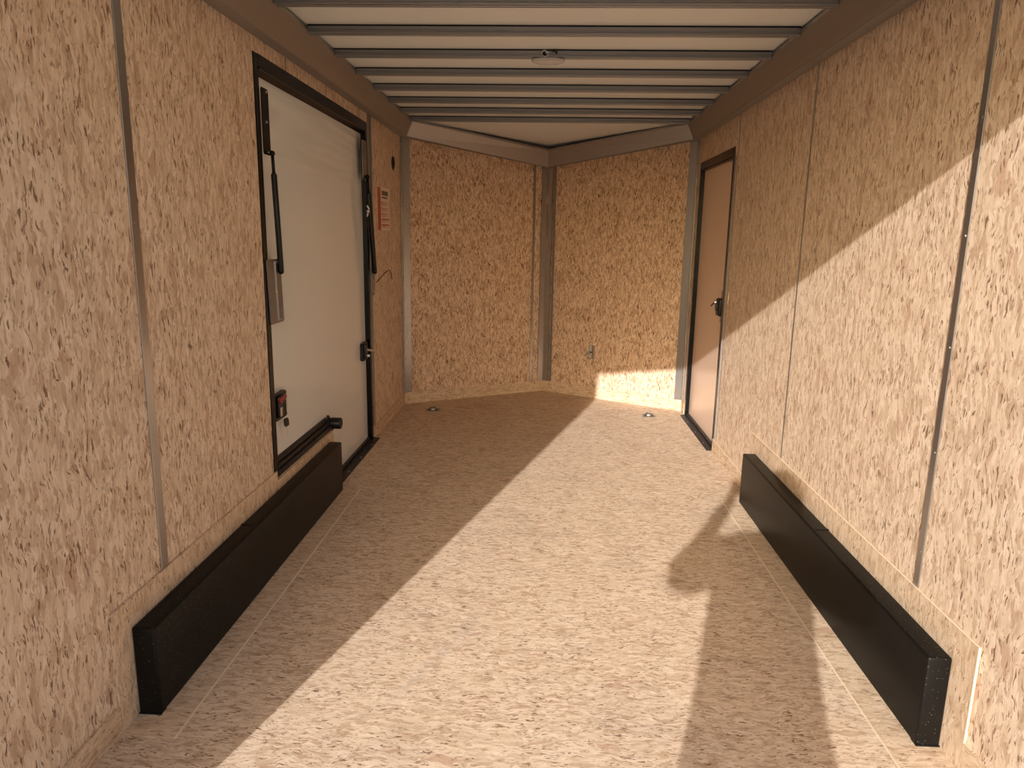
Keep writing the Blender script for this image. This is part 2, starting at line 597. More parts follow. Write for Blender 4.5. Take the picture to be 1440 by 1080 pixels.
ZT = 2.32
DL = (3.108, 5.012, 2.210)    # left door: near edge, far edge, top
DR = (4.965, 6.04, 2.082)
side_wall('wall_left', -1, [(Y0, 2.139, 0, ZT), (2.139, DL[0] + 0.01, 0, ZT), (DL[0] + 0.01, 3.497, DL[2] - 0.01, ZT), (3.497, 4.813, DL[2] - 0.01, ZT),
                            (4.813, DL[1] - 0.01, DL[2] - 0.01, ZT), (DL[0] + 0.01, 4.02, 0, 0.36), (DL[1] - 0.01, YC + 0.006, 0, ZT)], 11)
side_wall('wall_right', 1, [(Y0, 2.189, 0, ZT), (2.189, 3.548, 0, ZT), (3.548, 4.882, 0, ZT), (4.882, DR[0] + 0.01, 0, ZT),
                            (DR[0] + 0.01, DR[1] - 0.01, DR[2] - 0.01, ZT), (DR[1] - 0.01, YC + 0.006, 0, ZT)], 27)


# ------------------------------------------------------------------ nose walls
def nose_wall(name, side, cuts, seed):
    m = MB()
    rng = random.Random(seed)
    oi, oo = -0.009, -0.024
    for t0, t1 in zip(cuts, cuts[1:]):
        ou, ov = rng.uniform(0, 40), rng.uniform(0, 40)
        a0, a1 = vpt(side, t0, oi), vpt(side, t1, oi)
        b0, b1 = vpt(side, t0, oo), vpt(side, t1, oo)
        z1a = 2.36 - 0.13 * max(t0, 0) / VLEN
        z1b = 2.36 - 0.13 * t1 / VLEN
        zz = lambda p, z: Vector((p.x, p.y, z))
        v = m.hexa([zz(a0, 0), zz(a1, 0), zz(b1, 0), zz(b0, 0), zz(a0, z1a), zz(a1, z1b), zz(b1, z1b), zz(b0, z1a)])
        base = Vector((a0.x, a0.y, 0))
        for f in {f for q in v for f in q.link_faces}:
            for lp in f.loops:
                c = lp.vert.co
                lp[m.uv].uv = ((Vector((c.x, c.y, 0)) - base).length + ou, c.z + ov)
    o0, o1 = vpt(side, -0.06, -0.08), vpt(side, VLEN + 0.05, -0.08)
    p0, p1 = vpt(side, -0.06, -0.092), vpt(side, VLEN + 0.05, -0.092)
    v = m.hexa([(o0.x, o0.y, -0.3), (o1.x, o1.y, -0.3), (p1.x, p1.y, -0.3), (p0.x, p0.y, -0.3), (o0.x, o0.y, 2.5), (o1.x, o1.y, 2.5), (p1.x, p1.y, 2.5), (p0.x, p0.y, 2.5)], 1)
    return tag(m.build(name, [M['osb_nose'], M['skin_out']]), kind='structure')


nose_wall('wall_front_left', -1, [0.0, 1.281, VLEN], 5)
nose_wall('wall_front_right', 1, [0.0, 1.338, VLEN], 8)

# ------------------------------------------------------------------ ceiling (flat sheet, dipping towards the nose)
m = MB()
m.extrude_poly([(-XO, Y0 - 0.05, ZC), (XO, Y0 - 0.05, ZC), (XO, 6.03, ZC), (-XO, 6.03, ZC)], (0, 0, 0.02))
a0, a1, a2 = Vector((-XO, 6.03, ZC)), Vector((XO, 6.03, ZC)), Vector((XO, YC + 0.03, ZC))
a3, a4 = Vector((0, YA + 0.07, 2.275)), Vector((-XO, YC + 0.03, ZC))
for q in ((a0, a1, a3), (a1, a2, a3), (a0, a3, a4)):
    m.extrude_poly([Vector(p) for p in q], (0, 0, 0.02))
m.box(-XO, XO, Y0 - 0.05, YC + 0.9, 2.49, 2.50, 1)
tag(m.build('ceiling', [M['roof_white'], M['skin_out']]), kind='structure')

# ------------------------------------------------------------------ rear frame (behind the view, shades the sun)
m = MB()
m.box(-XO, -1.14, Y0 - 0.05, Y0, -0.02, 2.5)
m.box(1.14, XO, Y0 - 0.05, Y0, -0.02, 2.5)
m.box(-1.14, 1.14, Y0 - 0.05, Y0, 2.226, 2.5)
tag(m.build('trim_rear', M['alu_v']), kind='structure')


# ------------------------------------------------------------------ coves between walls and roof
def P3(v, z):
    return Vector((v.x, v.y, z))


C_IN = [(-0.010, 2.272), (0.048, 2.272), (0.050, 2.277), (0.106, 2.384), (0.106, 2.400), (-0.010, 2.405)]
C_AP = [(-0.010, 2.104), (0.040, 2.104), (0.042, 2.110), (0.085, 2.243), (0.085, 2.262), (-0.010, 2.270)]
for s, nm in ((-1, 'trim_cove_left'), (1, 'trim_cove_right')):
    m = MB()
    r0 = [Vector((s * (XF - o), Y0 + 0.002, z)) for o, z in C_IN]
    r1 = [P3(corner(o, s), z) for o, z in C_IN]
    m.loft([r0, r1], seg_mi={0: 1, 1: 1})
    tag(m.build(nm, [M['alu_cove'], M['lip']]), kind='structure')
for s, nm in ((-1, 'trim_cove_front_left'), (1, 'trim_cove_front_right')):
    m = MB()
    r0 = [P3(corner(o, s) , z) for o, z in C_IN]
    r1 = [P3(apex(o), z) for o, z in C_AP]
    m.loft([r0, r1], seg_mi={0: 1, 1: 1})
    tag(m.build(nm, [M['alu_cove'], M['lip']]), kind='structure')

# corner posts and apex post
for s, nm in ((-1, 'trim_post_left'), (1, 'trim_post_right')):
    m = MB()
    t = 0.006
    a, b, c = corner(t, s), vpt(s, 0.066, t), Vector((s * (XF - t), YC - 0.028, 0))
    a_, b_, c_ = corner(-0.006, s), vpt(s, 0.066, -0.006), Vector((s * (XF + 0.006), YC - 0.028, 0))
    m.extrude_poly([P3(q, 0.102) for q in (c, a, b, b_, a_, c_)], (0, 0, 2.19))
    tag(m.build(nm, M['alu_v']), kind='structure')
m = MB()
t = 0.006
L0, A0_, R0 = vpt(-1, VLEN - 0.060, t), apex(t), vpt(1, VLEN - 0.060, t)
L1, A1_, R1 = vpt(-1, VLEN - 0.060, -0.006), apex(-0.006), vpt(1, VLEN - 0.060, -0.006)
m.extrude_poly([P3(q, 0.106) for q in (L0, A0_, R0, R1, A1_, L1)], (0, 0, 2.03))
for zz_ in (0.125, 0.62, 1.30, 1.95):
    for s in (-1, 1):
        p = vpt(s, VLEN - 0.03, t, zz_)
        nrm = Vector((vn.x * (1 if s < 0 else -1), vn.y, 0))
        m.disc(p, nrm, 0.006, 0.003, 10)
tag(m.build('trim_post_apex', M['alu_v']), kind='structure')


# ------------------------------------------------------------------ seam strips on the walls
def seam(name, s, y, w, z0, z1, mat, th=0.004):
    m = MB()
    m.box(s * (XW + 0.002), s * (XW - th), y - w / 2, y + w / 2, z0, z1, 0, 0.0012, 1)
    for k in range(6):
        zz_ = z0 + 0.12 + k * (z1 - z0 - 0.24) / 5
        m.disc((s * (XW - th), y, zz_), (-s, 0, 0), 0.005, 0.0015, 10)
    return tag(m.build(name, mat), kind='structure')


seam('trim_seam_1', -1, 2.138, 0.042, 0.385, 2.274, M['alu_seam'])
seam('trim_seam_2', -1, 3.497, 0.010, 2.212, 2.274, M['strip'], 0.002)
seam('trim_seam_3', -1, 4.813, 0.010, 2.212, 2.274, M['strip'], 0.002)
seam('trim_seam_4', 1, 2.189, 0.030, 0.392, 2.276, M['alu_seam'])
seam('trim_seam_5', 1, 3.553, 0.014, 0.392, 2.276, M['alu_seam'], 0.003)
seam('trim_seam_6', 1, 4.887, 0.012, 0.092, 2.276, M['strip'], 0.002)
# strips on the nose walls
for s, t0, nm in ((-1, 1.283, 'trim_nose_left'), (1, 1.338, 'trim_nose_right')):
    m = MB()
    w = 0.012
    q = [vpt(s, t0 - w, -0.010), vpt(s, t0 + w, -0.010), vpt(s, t0 + w, -0.004), vpt(s, t0 - w, -0.004)]
    m.extrude_poly([P3(p, 0.106) for p in q], (0, 0, 2.02))
    tag(m.build(nm, M['alu_v'] if s < 0 else M['strip']), kind='structure')


# ------------------------------------------------------------------ kick strips and panels round the wheel boxes
def kick(name, s, polys, seed):
    m = MB()
    for (y0, y1, z1) in polys:
        m.box(s * XF, s * (XW - 0.0005), y0, y1, 0.0, z1)
    return tag(m.build(name, M['osb_trim'], uv='h', seed=seed), kind='structure')


kick('baseboard_left', -1, [(Y0, 1.826, 0.089), (5.075, YC - 0.002, 0.092)], 1)
kick('baseboard_right', 1, [(Y0, 1.832, 0.096), (4.035, DR[0] - 0.004, 0.093), (DR[1] + 0.004, YC - 0.002, 0.093)], 2)
m = MB()
m.box(-XF, -(XW - 0.0005), 1.828, 3.128, 0, 0.384)
m.box(-XF, -(XW - 0.0005), 3.128, 4.018, 0, 0.340)
tag(m.build('trim_wheel_panel_left', M['osb_trim'], uv='v', seed=7), kind='structure')
m = MB()
m.box(XF, XW - 0.0005, 1.834, 4.033, 0, 0.392)
tag(m.build('trim_wheel_panel_right', M['osb_trim'], uv='v', seed=9), kind='structure')
m = MB()
m.box(XF - 0.0008, XF + 0.004, 1.8295, 1.834, 0.097, 0.3935)
m.box(XF - 0.0008, XF + 0.004, 1.834, 4.033, 0.3915, 0.3935)
m.box(XF - 0.0008, XF + 0.004, 4.035, DR[0] - 0.004, 0.092, 0.0940)
tag(m.build('trim_sunlit_edges', M['edge']), kind='structure')  # pale strips put the sunlight on the right-hand board edges into colour
for s, nm in ((-1, 'baseboard_front_left'), (1, 'baseboard_front_right')):
    m = MB()
    q = [corner(0, s), apex(0), apex(-0.0085), corner(-0.0085, s)]
    m.extrude_poly([P3(p, 0) for p in q], (0, 0, 0.10))
    tag(m.build(nm, M['osb_trim'], uv='h', seed=20 + s), kind='structure')

# floor infill beside the boxes with its pale joint line
for s, nm in ((-1, 'left'), (1, 'right')):
    m = MB()
    m.box(s * 1.058, s * (XF - 0.0005), 1.815, 3.965, 0.0004, 0.0022)
    o = tag(m.build('trim_floor_infill_' + nm, M['osb_trim'], uv='h', seed=31 + s), kind='structure')
    m = MB()
    m.box(s * (1.0515 if s < 0 else 1.0535), s * 1.0580, 1.815, 3.965, 0.0004, 0.0026)
    tag(m.build('trim_floor_joint_' + nm, M['edge']), kind='structure')


# ------------------------------------------------------------------ roof bows
bow_y = [5.988, 5.588, 5.186, 4.757, 4.327, 3.907, 3.485, 3.065]
bow_names = [
    'frontmost grey metal roof beam, next to the pointed white nose ceiling',
    'second grey metal roof beam counting from the pointed nose ceiling',
    'third grey metal roof beam counting from the pointed nose ceiling',
    'fourth grey metal roof beam counting from the pointed nose ceiling',
    'grey metal roof beam just ahead of the beam with the dome light',
    'grey metal roof beam with the small dome light fixed under it',
    'grey metal roof beam just behind the beam with the dome light',
    'nearest grey metal roof beam, along the top edge of the photo',
]


def bow(y, label):
    w, h = 0.041, 0.032
    x = 1.112
    z1 = ZC - 0.008
    z0 = z1 - h
    prof = [(0, z1), (0.0, z0 + 0.020), (0.0035, z0 + 0.017), (0.0035, z0 + 0.012), (0.0, z0 + 0.009), (0.0, z0 + 0.002), (0.002, z0),
            (w * 0.35, z0), (w * 0.38, z0 + 0.003), (w * 0.62, z0 + 0.003), (w * 0.65, z0), (w - 0.002, z0), (w, z0 + 0.002), (w, z1)]
    m = MB()
    m.extrude_poly([(-x, y + a, b) for a, b in prof], (2 * x, 0, 0))
    # dark strip painted in for the shadow gap between beam and roof sheet
    m.box(-x, x, y + 0.003, y + w - 0.003, z1, ZC, 1)
    o = m.build('roof_beam', [M['alu_x'], M['dark']])
    return tag(o, label, 'roof beam', 'roof beams under the white roof sheet')


for y, lb in zip(bow_y, bow_names):
    bow(y, lb)

# ------------------------------------------------------------------ wheel boxes
for s, lb in ((-1, 'long black wheel box low on the left wall under the white door'),
              (1, 'long black wheel box low on the right wall, its near end speckled')):
    r = root('wheel_box', (s * 1.184, 2.92, 0), lb, 'wheel box', 'wheel boxes along the side walls')
    m = MB()
    ya, yb = (1.912, 3.932) if s < 0 else (1.932, 3.945)
    m.box(s * (XF - 0.0008), s * 1.1475, ya, yb, 0.0026, 0.296, 0, 0.008, 3)
    m.build('box_cover', M['box'], r, smooth='auto')
    m = MB()
    yj = 2.86 if s > 0 else 2.70
    m.box(s * (XF - 0.003), s * 1.160, yj, yj + 0.012, 0.2955, 0.2985, 0, 0.001, 1)
    m.build('joint_ridge', M['box'], r)
    m = MB()
    m.box(s * (XF - 0.001), s * 1.1485, ya - 0.001, ya + 0.03, 0.0025, 0.006)
    m.build('bottom_flange', M['frame_m'], r)

# ------------------------------------------------------------------ left door (white, stepped round the wheel box)
d1 = bpy.data.objects.new('door_1', None)
COL.objects.link(d1)
d1.location = (-XW, 4.06, 0)
tag(d1, 'white glossy door with black frame stepped over the left wheel box', 'door', kind='structure')
XP = -(XW + 0.030)
yn, yf, zt = DL
STEP = 4.030
ZS = 0.345
m = MB()
xf = -(XW - 0.004)      # frame face a little proud
xb = -(XW + 0.055)
# near upright, far upright, top, raised sill, step upright
m.box(xf, xb, yn, yn + 0.050, ZS, zt, 0, 0.003, 1)
m.box(xf, xb, yf - 0.044, yf, 0.0, zt, 0, 0.003, 1)
m.extrude_poly([(xf, yn + 0.05, zt), (xf, yn + 0.05, zt - 0.052), (XP - 0.004, yn + 0.05, zt - 0.080), (xb, yn + 0.05, zt - 0.080), (xb, yn + 0.05, zt)], (0, yf - yn - 0.094, 0))
m.box(xf + 0.004, xf - 0.004, yn + 0.05, yf - 0.044, zt - 0.060, zt - 0.050, 0, 0.002, 1)
frame_o = m.build('door_frame', M['frame'], d1, smooth='auto')
m = MB()
m.box(xf, xb, yn + 0.05, STEP, ZS, ZS + 0.030, 0, 0.003, 1)
m.box(xf - 0.010, xb, yn + 0.05, STEP - 0.02, ZS + 0.030, ZS + 0.052, 0, 0.004, 1)
m.box(xf - 0.022, xb, yn + 0.05, STEP - 0.05, ZS + 0.052, ZS + 0.080, 0, 0.004, 1)
m.extrude_poly([(xf - 0.012, STEP - 0.05, ZS + 0.03), (xf - 0.012, STEP, ZS + 0.03), (xf - 0.012, STEP, ZS + 0.06), (xf - 0.012, STEP - 0.035, ZS + 0.092), (xf - 0.012, STEP - 0.05, ZS + 0.092)], (-0.01, 0, 0))
m.build('raised_sill', M['frame_m'], d1)
m = MB()
m.box(xf, xb, STEP - 0.012, STEP + 0.006, 0.0, ZS + 0.02, 0, 0.002, 1)
m.build('step_jamb', M['frame'], d1)
m = MB()
m.disc((xf - 0.012, STEP + 0.012, 0.376), (1, 0.0, 0), 0.034, 0.058, 28, 0, 0.006)
m.build('end_cap', M['rubber'], d1, smooth='auto')
# floor sill
m = MB()
m.extrude_poly([(-1.186, STEP + 0.004, 0.0005), (-1.186, STEP + 0.004, 0.003), (-XF - 0.006, STEP + 0.004, 0.010), (xb, STEP + 0.004, 0.010), (xb, STEP + 0.004, 0.0005)], (0, 5.04 - STEP - 0.004, 0))
m.box(-(XW + 0.012), xb, STEP + 0.006, yf - 0.044, 0.010, 0.030)
for k in range(3):
    m.disc((-1.200, 4.25 + k * 0.3, 0.0058), (0, 0, 1), 0.006, 0.002, 10, 1)
m.build('floor_sill', [M['frame_m'], M['steel']], d1)
# white skin, L shaped round the box
m = MB()
out = [(yn + 0.04, ZS + 0.06), (STEP - 0.002, ZS + 0.06), (STEP - 0.002, 0.012), (yf - 0.036, 0.012), (yf - 0.036, zt - 0.06), (yn + 0.04, zt - 0.06)]
m.extrude_poly([(XP, y, z) for y, z in out], (-0.02, 0, 0))
m.build('door_skin', M['door_white'], d1)


def strut(parent, p0, p1, rad):
    p0, p1 = Vector(p0), Vector(p1)
    d = p1 - p0
    m = MB()
    m.tube([p0 + d * 0.16, p0 + d * 0.175, p0 + d * 0.985, p1], [rad * 0.7, rad, rad, rad * 0.8], 16)
    o = m.build('gas_strut', M['rubber'], parent, smooth='auto')
    m = MB()
    m.tube([p0, p0 + d * 0.17], rad * 0.55, 12)
    m.build('strut_rod', M['frame'], o, smooth=True)
    m = MB()
    m.sphere(p0, rad * 0.95, rad * 0.95, rad * 0.95, 0, 12, 8)
    m.sphere(p1, rad * 0.95, rad * 0.95, rad * 0.95, 0, 12, 8)
    m.build('ball_end', M['frame'], o, smooth=True)


def plate(parent, name, mat, y0, y1, z0, z1, x, fold=0.0, lean=0.0):
    m = MB()
    c = 0.008
    pts = [(y0, z0 + c), (y0 + c, z0), (y1 - c, z0), (y1, z0 + c), (y1, z1 - c), (y1 - c, z1), (y0 + c, z1), (y0, z1 - c)]
    m.extrude_poly([(x, y + lean * (z1 - z) , z) for y, z in pts], (-0.003, 0, 0))
    if fold:
        m.extrude_poly([(x, y0 + fold + lean * (z1 - z0), z0 + 0.01), (x + 0.006, y0 + fold + 0.006 + lean * (z1 - z0), z0 + 0.01), (x, y0 + fold + 0.014 + lean * (z1 - z0), z0 + 0.01)], (0, -lean * (z1 - z0), z1 - z0 - 0.02))
    o = m.build(name, mat, parent)
    m = MB()
    for fy, fz in ((0.72, 0.955), (0.55, 0.5), (0.72, 0.045)):
        zz_ = z0 + (z1 - z0) * fz
        m.disc((x, y0 + (y1 - y0) * fy + lean * (z1 - zz_), zz_), (1, 0, 0), 0.006, 0.004, 12)
    m.build('screw', M['steel'], o)
    return o


xs = -(XW - 0.010)
plate(d1, 'strut_bracket', M['frame'], 3.159, 3.238, 1.806, 2.080, xs)  # same metal as the lower bracket; its dark reflection painted as black
plate(d1, 'strut_bracket', M['plate'], 3.122, 3.288, 1.068, 1.357, xs, fold=0.085, lean=0.06)
strut(d1, (xs + 0.012, 3.222, 1.815), (xs + 0.012, 3.262, 1.30), 0.013)
plate(d1, 'strut_bracket', M['plate'], 4.850, 4.958, 1.828, 2.083, xs)
plate(d1, 'strut_bracket', M['plate'], 5.008, 5.130, 1.066, 1.235, xs)
strut(d1, (xs + 0.014, 4.915, 1.850), (xs + 0.014, 5.066, 1.215), 0.017)
m = MB()
m.disc((xs + 0.02, 4.862, 1.625), (1, 0, 0), 0.012, 0.016, 12)
m.tube([(xs + 0.02, 4.862, 1.665), (xs + 0.03, 4.872, 1.64), (xs + 0.02, 4.86, 1.59)], 0.006, 8)
m.build('strut_clip', M['steel'], d1, smooth='auto')


def latch(parent, y, z, w, h, mirror=1):
    """black slam latch with release paddle; y,z centre"""
    x = XP
    m = MB()
    c = 0.014
    pts = [(-w / 2, -h / 2 + c), (-w / 2 + c, -h / 2), (w / 2 - c, -h / 2), (w / 2, -h / 2 + c), (w / 2, h / 2 - c), (w / 2 - c, h / 2), (-w / 2 + c, h / 2 - 0.006), (-w / 2, h / 2 - 0.02)]
    m.extrude_poly([(x, y + a, z + b) for a, b in pts], (0.022, 0, 0))
    m.box(x + 0.022, x + 0.036, y - w * 0.42, y + w * 0.10, z - h * 0.38, z + h * 0.40, 0, 0.004, 2)
    return m.build('latch', M['rubber'], parent, smooth='auto')


lt = latch(d1, 3.262, 0.668, 0.150, 0.128)
m = MB()
m.disc((XP + 0.034, 3.205, 0.705), (1, 0, 0), 0.014, 0.012, 16)
m.extrude_poly([(XP + 0.034, 3.215, 0.716), (XP + 0.034, 3.270, 0.722), (XP + 0.034, 3.276, 0.706), (XP + 0.034, 3.225, 0.694)], (0.012, 0, 0))
m.build('release_lever', M['red'], lt)
tag(lt.children[-1], 'red release lever')
m = MB()
m.box(XP + 0.036, XP + 0.040, 3.206, 3.232, 0.625, 0.672, 0, 0.002, 1)
m.box(XP + 0.022, XP + 0.027, 3.318, 3.328, 0.618, 0.718, 0, 0.002, 1)
m.build('latch_plate', M['steel'], lt)


def key(parent, p, d, parts=(0.040, 0.055)):
    p, d = Vector(p), Vector(d).normalized()
    sd = Vector((0.3, 1, 0)) - d * Vector((0.3, 1, 0)).dot(d)
    sd.normalize()
    n = d.cross(sd).normalized()
    m = MB()
    a, b = 0.015, 0.011
    q = [p - sd * b, p + sd * b, p + sd * a + d * 0.012, p + sd * a + d * parts[0] * 0.8, p + sd * b + d * parts[0], p - sd * b + d * parts[0], p - sd * a + d * parts[0] * 0.8, p - sd * a + d * 0.012]
    m.extrude_poly([v - n * 0.004 for v in q], n * 0.008)
    ko = m.build('key_head', M['rubber'], parent)
    m = MB()
    e = p + d * (parts[0] - 0.002)
    m.extrude_poly([e - sd * 0.005 - n * 0.0012, e + sd * 0.005 - n * 0.0012, e + sd * 0.004 - n * 0.0012 + d * parts[1], e - sd * 0.002 - n * 0.0012 + d * parts[1]], n * 0.0024)
    m.build('key_blade', M['steel'], ko)


key(lt, (XP + 0.030, 3.290, 0.598), (0.05, 0.10, -1))
lf = latch(d1, 4.875, 0.676, 0.125, 0.128)
m = MB()
m.tube([(XP + 0.03, 4.865, 0.690), (XP + 0.062, 4.905, 0.676), (XP + 0.066, 4.93, 0.672)], [0.010, 0.007, 0.006], 10)
m.tube([(XP + 0.022, 4.87, 0.645), (XP + 0.05, 4.88, 0.645)], 0.012, 12)
m.build('latch_handle', M['steel'], lf, smooth='auto')

# raceway strip and cable beside the left door
m = MB()
m.box(-XW, -(XW - 0.008), 5.030, 5.062, 0.0925, 2.273, 0, 0.001, 1)
m.box(-XW, -(XW - 0.012), 5.085, 5.108, 1.05, 2.273, 0, 0.002, 1)
m.box(-XW, -(XW - 0.004), 5.062, 5.085, 1.05, 2.273, 1)
m.box(-XW, -(XW - 0.015), 5.078, 5.114, 1.985, 2.0, 0)
tag(m.build('trim_raceway', [M['strip'], M['dark']]), kind='structure')

# loose wire
m = MB()
pts = []
for k in range(15):
    a = k / 14
    y = 5.19 + 0.52 * a
    z = 1.135 + 0.075 * math.sin(PI * min(1, a * 1.15) * 0.85) - 0.045 * max(0, a - 0.55) * 2
    pts.append((-(XW - 0.006 - 0.035 * math.sin(PI * a)), y, z))
m.tube(pts, 0.0035, 8)
tag(m.build('loose_wire', M['rubber'], smooth=True), 'thin dark loose wire curling out of the left wall beyond the white door', 'wire')
m = MB()
m.disc((-XW, 5.71, 1.102), (1, 0, 0), 0.012, 0.006, 12)
tag(m.build('wire_clip', M['paper']), 'tiny pale clip on the left wall under the loose wire', 'clip')

# round hole with black grommet high on the left wall
m = MB()
c = Vector((-XW, 5.850, 2.031))
rings = []
for r_, x_ in ((0.055, 0.0), (0.055, 0.003), (0.050, 0.005), (0.044, 0.003), (0.044, 0.0004)):
    rings.append([c + Vector((x_, r_ * math.cos(t), r_ * math.sin(t))) for t in [2 * PI * j / 32 for j in range(32)]])
m.loft(rings, 0, caps=False)
m.disc(c + Vector((0.0002, 0, 0)), (1, 0, 0), 0.0445, 0.0006, 32, 1)
tag(m.build('hole_grommet', [M['rubber'], M['dark']], smooth='auto'), 'small round black hole high on the left wall near the front corner', 'hole')

# warning decal
r = root('warning_sticker', (-XW, 5.50, 1.50), 'white warning sticker with red edge on the left wall past the door', 'sticker')
m = MB()
m.box(-XW, -(XW - 0.0012), 5.395, 5.705, 1.507, 1.822)
m.build('sheet', M['paper'], r)
m = MB()
m.box(-XW, -(XW - 0.0022), 5.300, 5.392, 1.507, 1.815, 0)
m.build('red_band', M['decal_red'], r)
m = MB()
x1 = -(XW - 0.0019)
m.box(-XW, x1, 5.43, 5.64, 1.763, 1.796)
m.box(-XW, x1, 5.43, 5.61, 1.741, 1.753)
m.build('dark_heading', M['decal_dark'], r)
m = MB()
for i, z in enumerate((1.708, 1.667, 1.627, 1.587, 1.546)):
    m.box(-XW, x1, 5.40, 5.69, z - 0.022, z + 0.010, 2)
    m.box(-XW, x1 + 0.0004, 5.42, 5.445, z - 0.006, z + 0.007, 0)
    m.box(-XW, x1 + 0.0004, 5.45, 5.66 if i > 2 else 5.60, z - 0.005, z + 0.006, 0 if i > 2 else 1)
    for j in range(2):
        m.box(-XW, x1 + 0.0004, 5.43, 5.56 - 0.04 * j, z - 0.014 - 0.005 * j, z - 0.012 - 0.005 * j, 3)
m.build('text_lines', [M['decal_red'], M['decal_rose'], M['decal_peach'], M['decal_dark']], r)

# ------------------------------------------------------------------ right door
d2 = bpy.data.objects.new('door_2', None)
COL.objects.link(d2)
d2.location = (XW, 5.5, 0)
tag(d2, 'tan narrow door with black frame at the front of the right wall', 'door', kind='structure')
yn, yf, zt = DR
xf, xb, XR = XW - 0.004, XW + 0.055, XW + 0.026
m = MB()
m.box(xf, xb, yn, yn + 0.040, 0.0, zt, 0, 0.003, 1)
m.box(xf, xb, yf - 0.050, yf, 0.0, zt, 0, 0.003, 1)
m.box(xf, xb, yn + 0.04, yf - 0.05, zt - 0.058, zt, 0, 0.003, 1)
m.box(xf + 0.012, xb, yn + 0.04, yf - 0.05, zt - 0.072, zt - 0.058)
m.build('door_frame', M['frame'], d2)
m = MB()
m.box(XR, XR + 0.02, yn + 0.035, yf - 0.045, 0.012, zt - 0.055)
m.build('door_skin', M['door_tan'], d2)
m = MB()
m.extrude_poly([(1.186, 4.975, 0.0005), (1.186, 4.975, 0.003), (XF, 4.975, 0.011), (xb, 4.975, 0.011), (xb, 4.975, 0.0005)], (0, 0.925 + 0.11, 0))
m.box(XW + 0.006, xb, yn + 0.04, yf - 0.05, 0.011, 0.028)
for k in range(3):
    m.disc((1.203, 5.15 + k * 0.3, 0.006), (0, 0, 1), 0.006, 0.002, 10, 1)
m.build('floor_sill', [M['frame_m'], M['steel']], d2)
# handle set
m = MB()
m.box(XR - 0.004, XR, 5.055, 5.150, 0.905, 1.130, 0, 0.006, 2)
pl = m.build('lock_plate', M['clear'], d2, smooth='auto')
m = MB()
m.box(XR - 0.034, XR - 0.004, 5.070, 5.170, 0.950, 1.075, 0, 0.012, 3)
m.box(XR - 0.044, XR - 0.030, 5.10, 5.13, 0.985, 1.035, 0, 0.004, 2)
hd = m.build('door_handle', M['rubber'], d2, smooth='auto')
m = MB()
m.disc((XR - 0.034, 5.150, 1.045), (-1, 0.2, 0), 0.014, 0.014, 16)
m.box(XR - 0.040, XR - 0.032, 5.165, 5.178, 0.985, 1.03, 0, 0.002, 1)
m.build('lock_cylinder', M['steel'], hd, smooth='auto')
key(hd, (XR - 0.05, 5.155, 1.040), (-0.35, 0.9, -0.75), (0.035, 0.075))
# trim strip just before the right door
m = MB()
m.box(XW, XW - 0.006, 4.925, 4.950, 0.0945, 2.02, 0, 0.001, 1)
tag(m.build('trim_right_door', M['strip']), kind='structure')
m = MB()
m.tube([(XW - 0.001, 4.86, 1.135), (XW - 0.003, 4.845, 1.10), (XW - 0.003, 4.86, 1.06), (XW - 0.001, 4.87, 1.075)], 0.003, 8)
tag(m.build('hook_bracket', M['edge'], smooth=True), 'small pale bent clip on the right wall beside the tan door', 'clip')

# ------------------------------------------------------------------ bracket on right nose wall
tC = (Vector((1.2196, 6.16, 0)) - Vector((0.455, 6.611, 0))).length
nR = Vector((-vn.x, vn.y, 0))
tR = Vector((-vdir.x, vdir.y, 0))


def vp(t, o, z):
    return vpt(1, t, o, z)


r = root('wall_bracket', vp(tC, -0.009, 0.372), 'small aluminium bracket with a rod low on the right nose wall', 'bracket')
m = MB()
hw = 0.022
m.extrude_poly([vp(tC - hw, -0.009, 0.372), vp(tC + hw, -0.009, 0.372), vp(tC + hw, 0.022, 0.372), vp(tC + hw - 0.003, 0.022, 0.372), vp(tC + hw - 0.003, -0.005, 0.372),
                vp(tC - hw + 0.003, -0.005, 0.372), vp(tC - hw + 0.003, 0.022, 0.372), vp(tC - hw, 0.022, 0.372)], (0, 0, 0.125))
m.build('channel_plate', M['alu_v'], r)
m = MB()
m.tube([vp(tC, -0.006, 0.435), vp(tC + 0.012, 0.03, 0.430), vp(tC + 0.040, 0.090, 0.408)], 0.006, 12)
m.build('rod', M['steel'], r, smooth='auto')

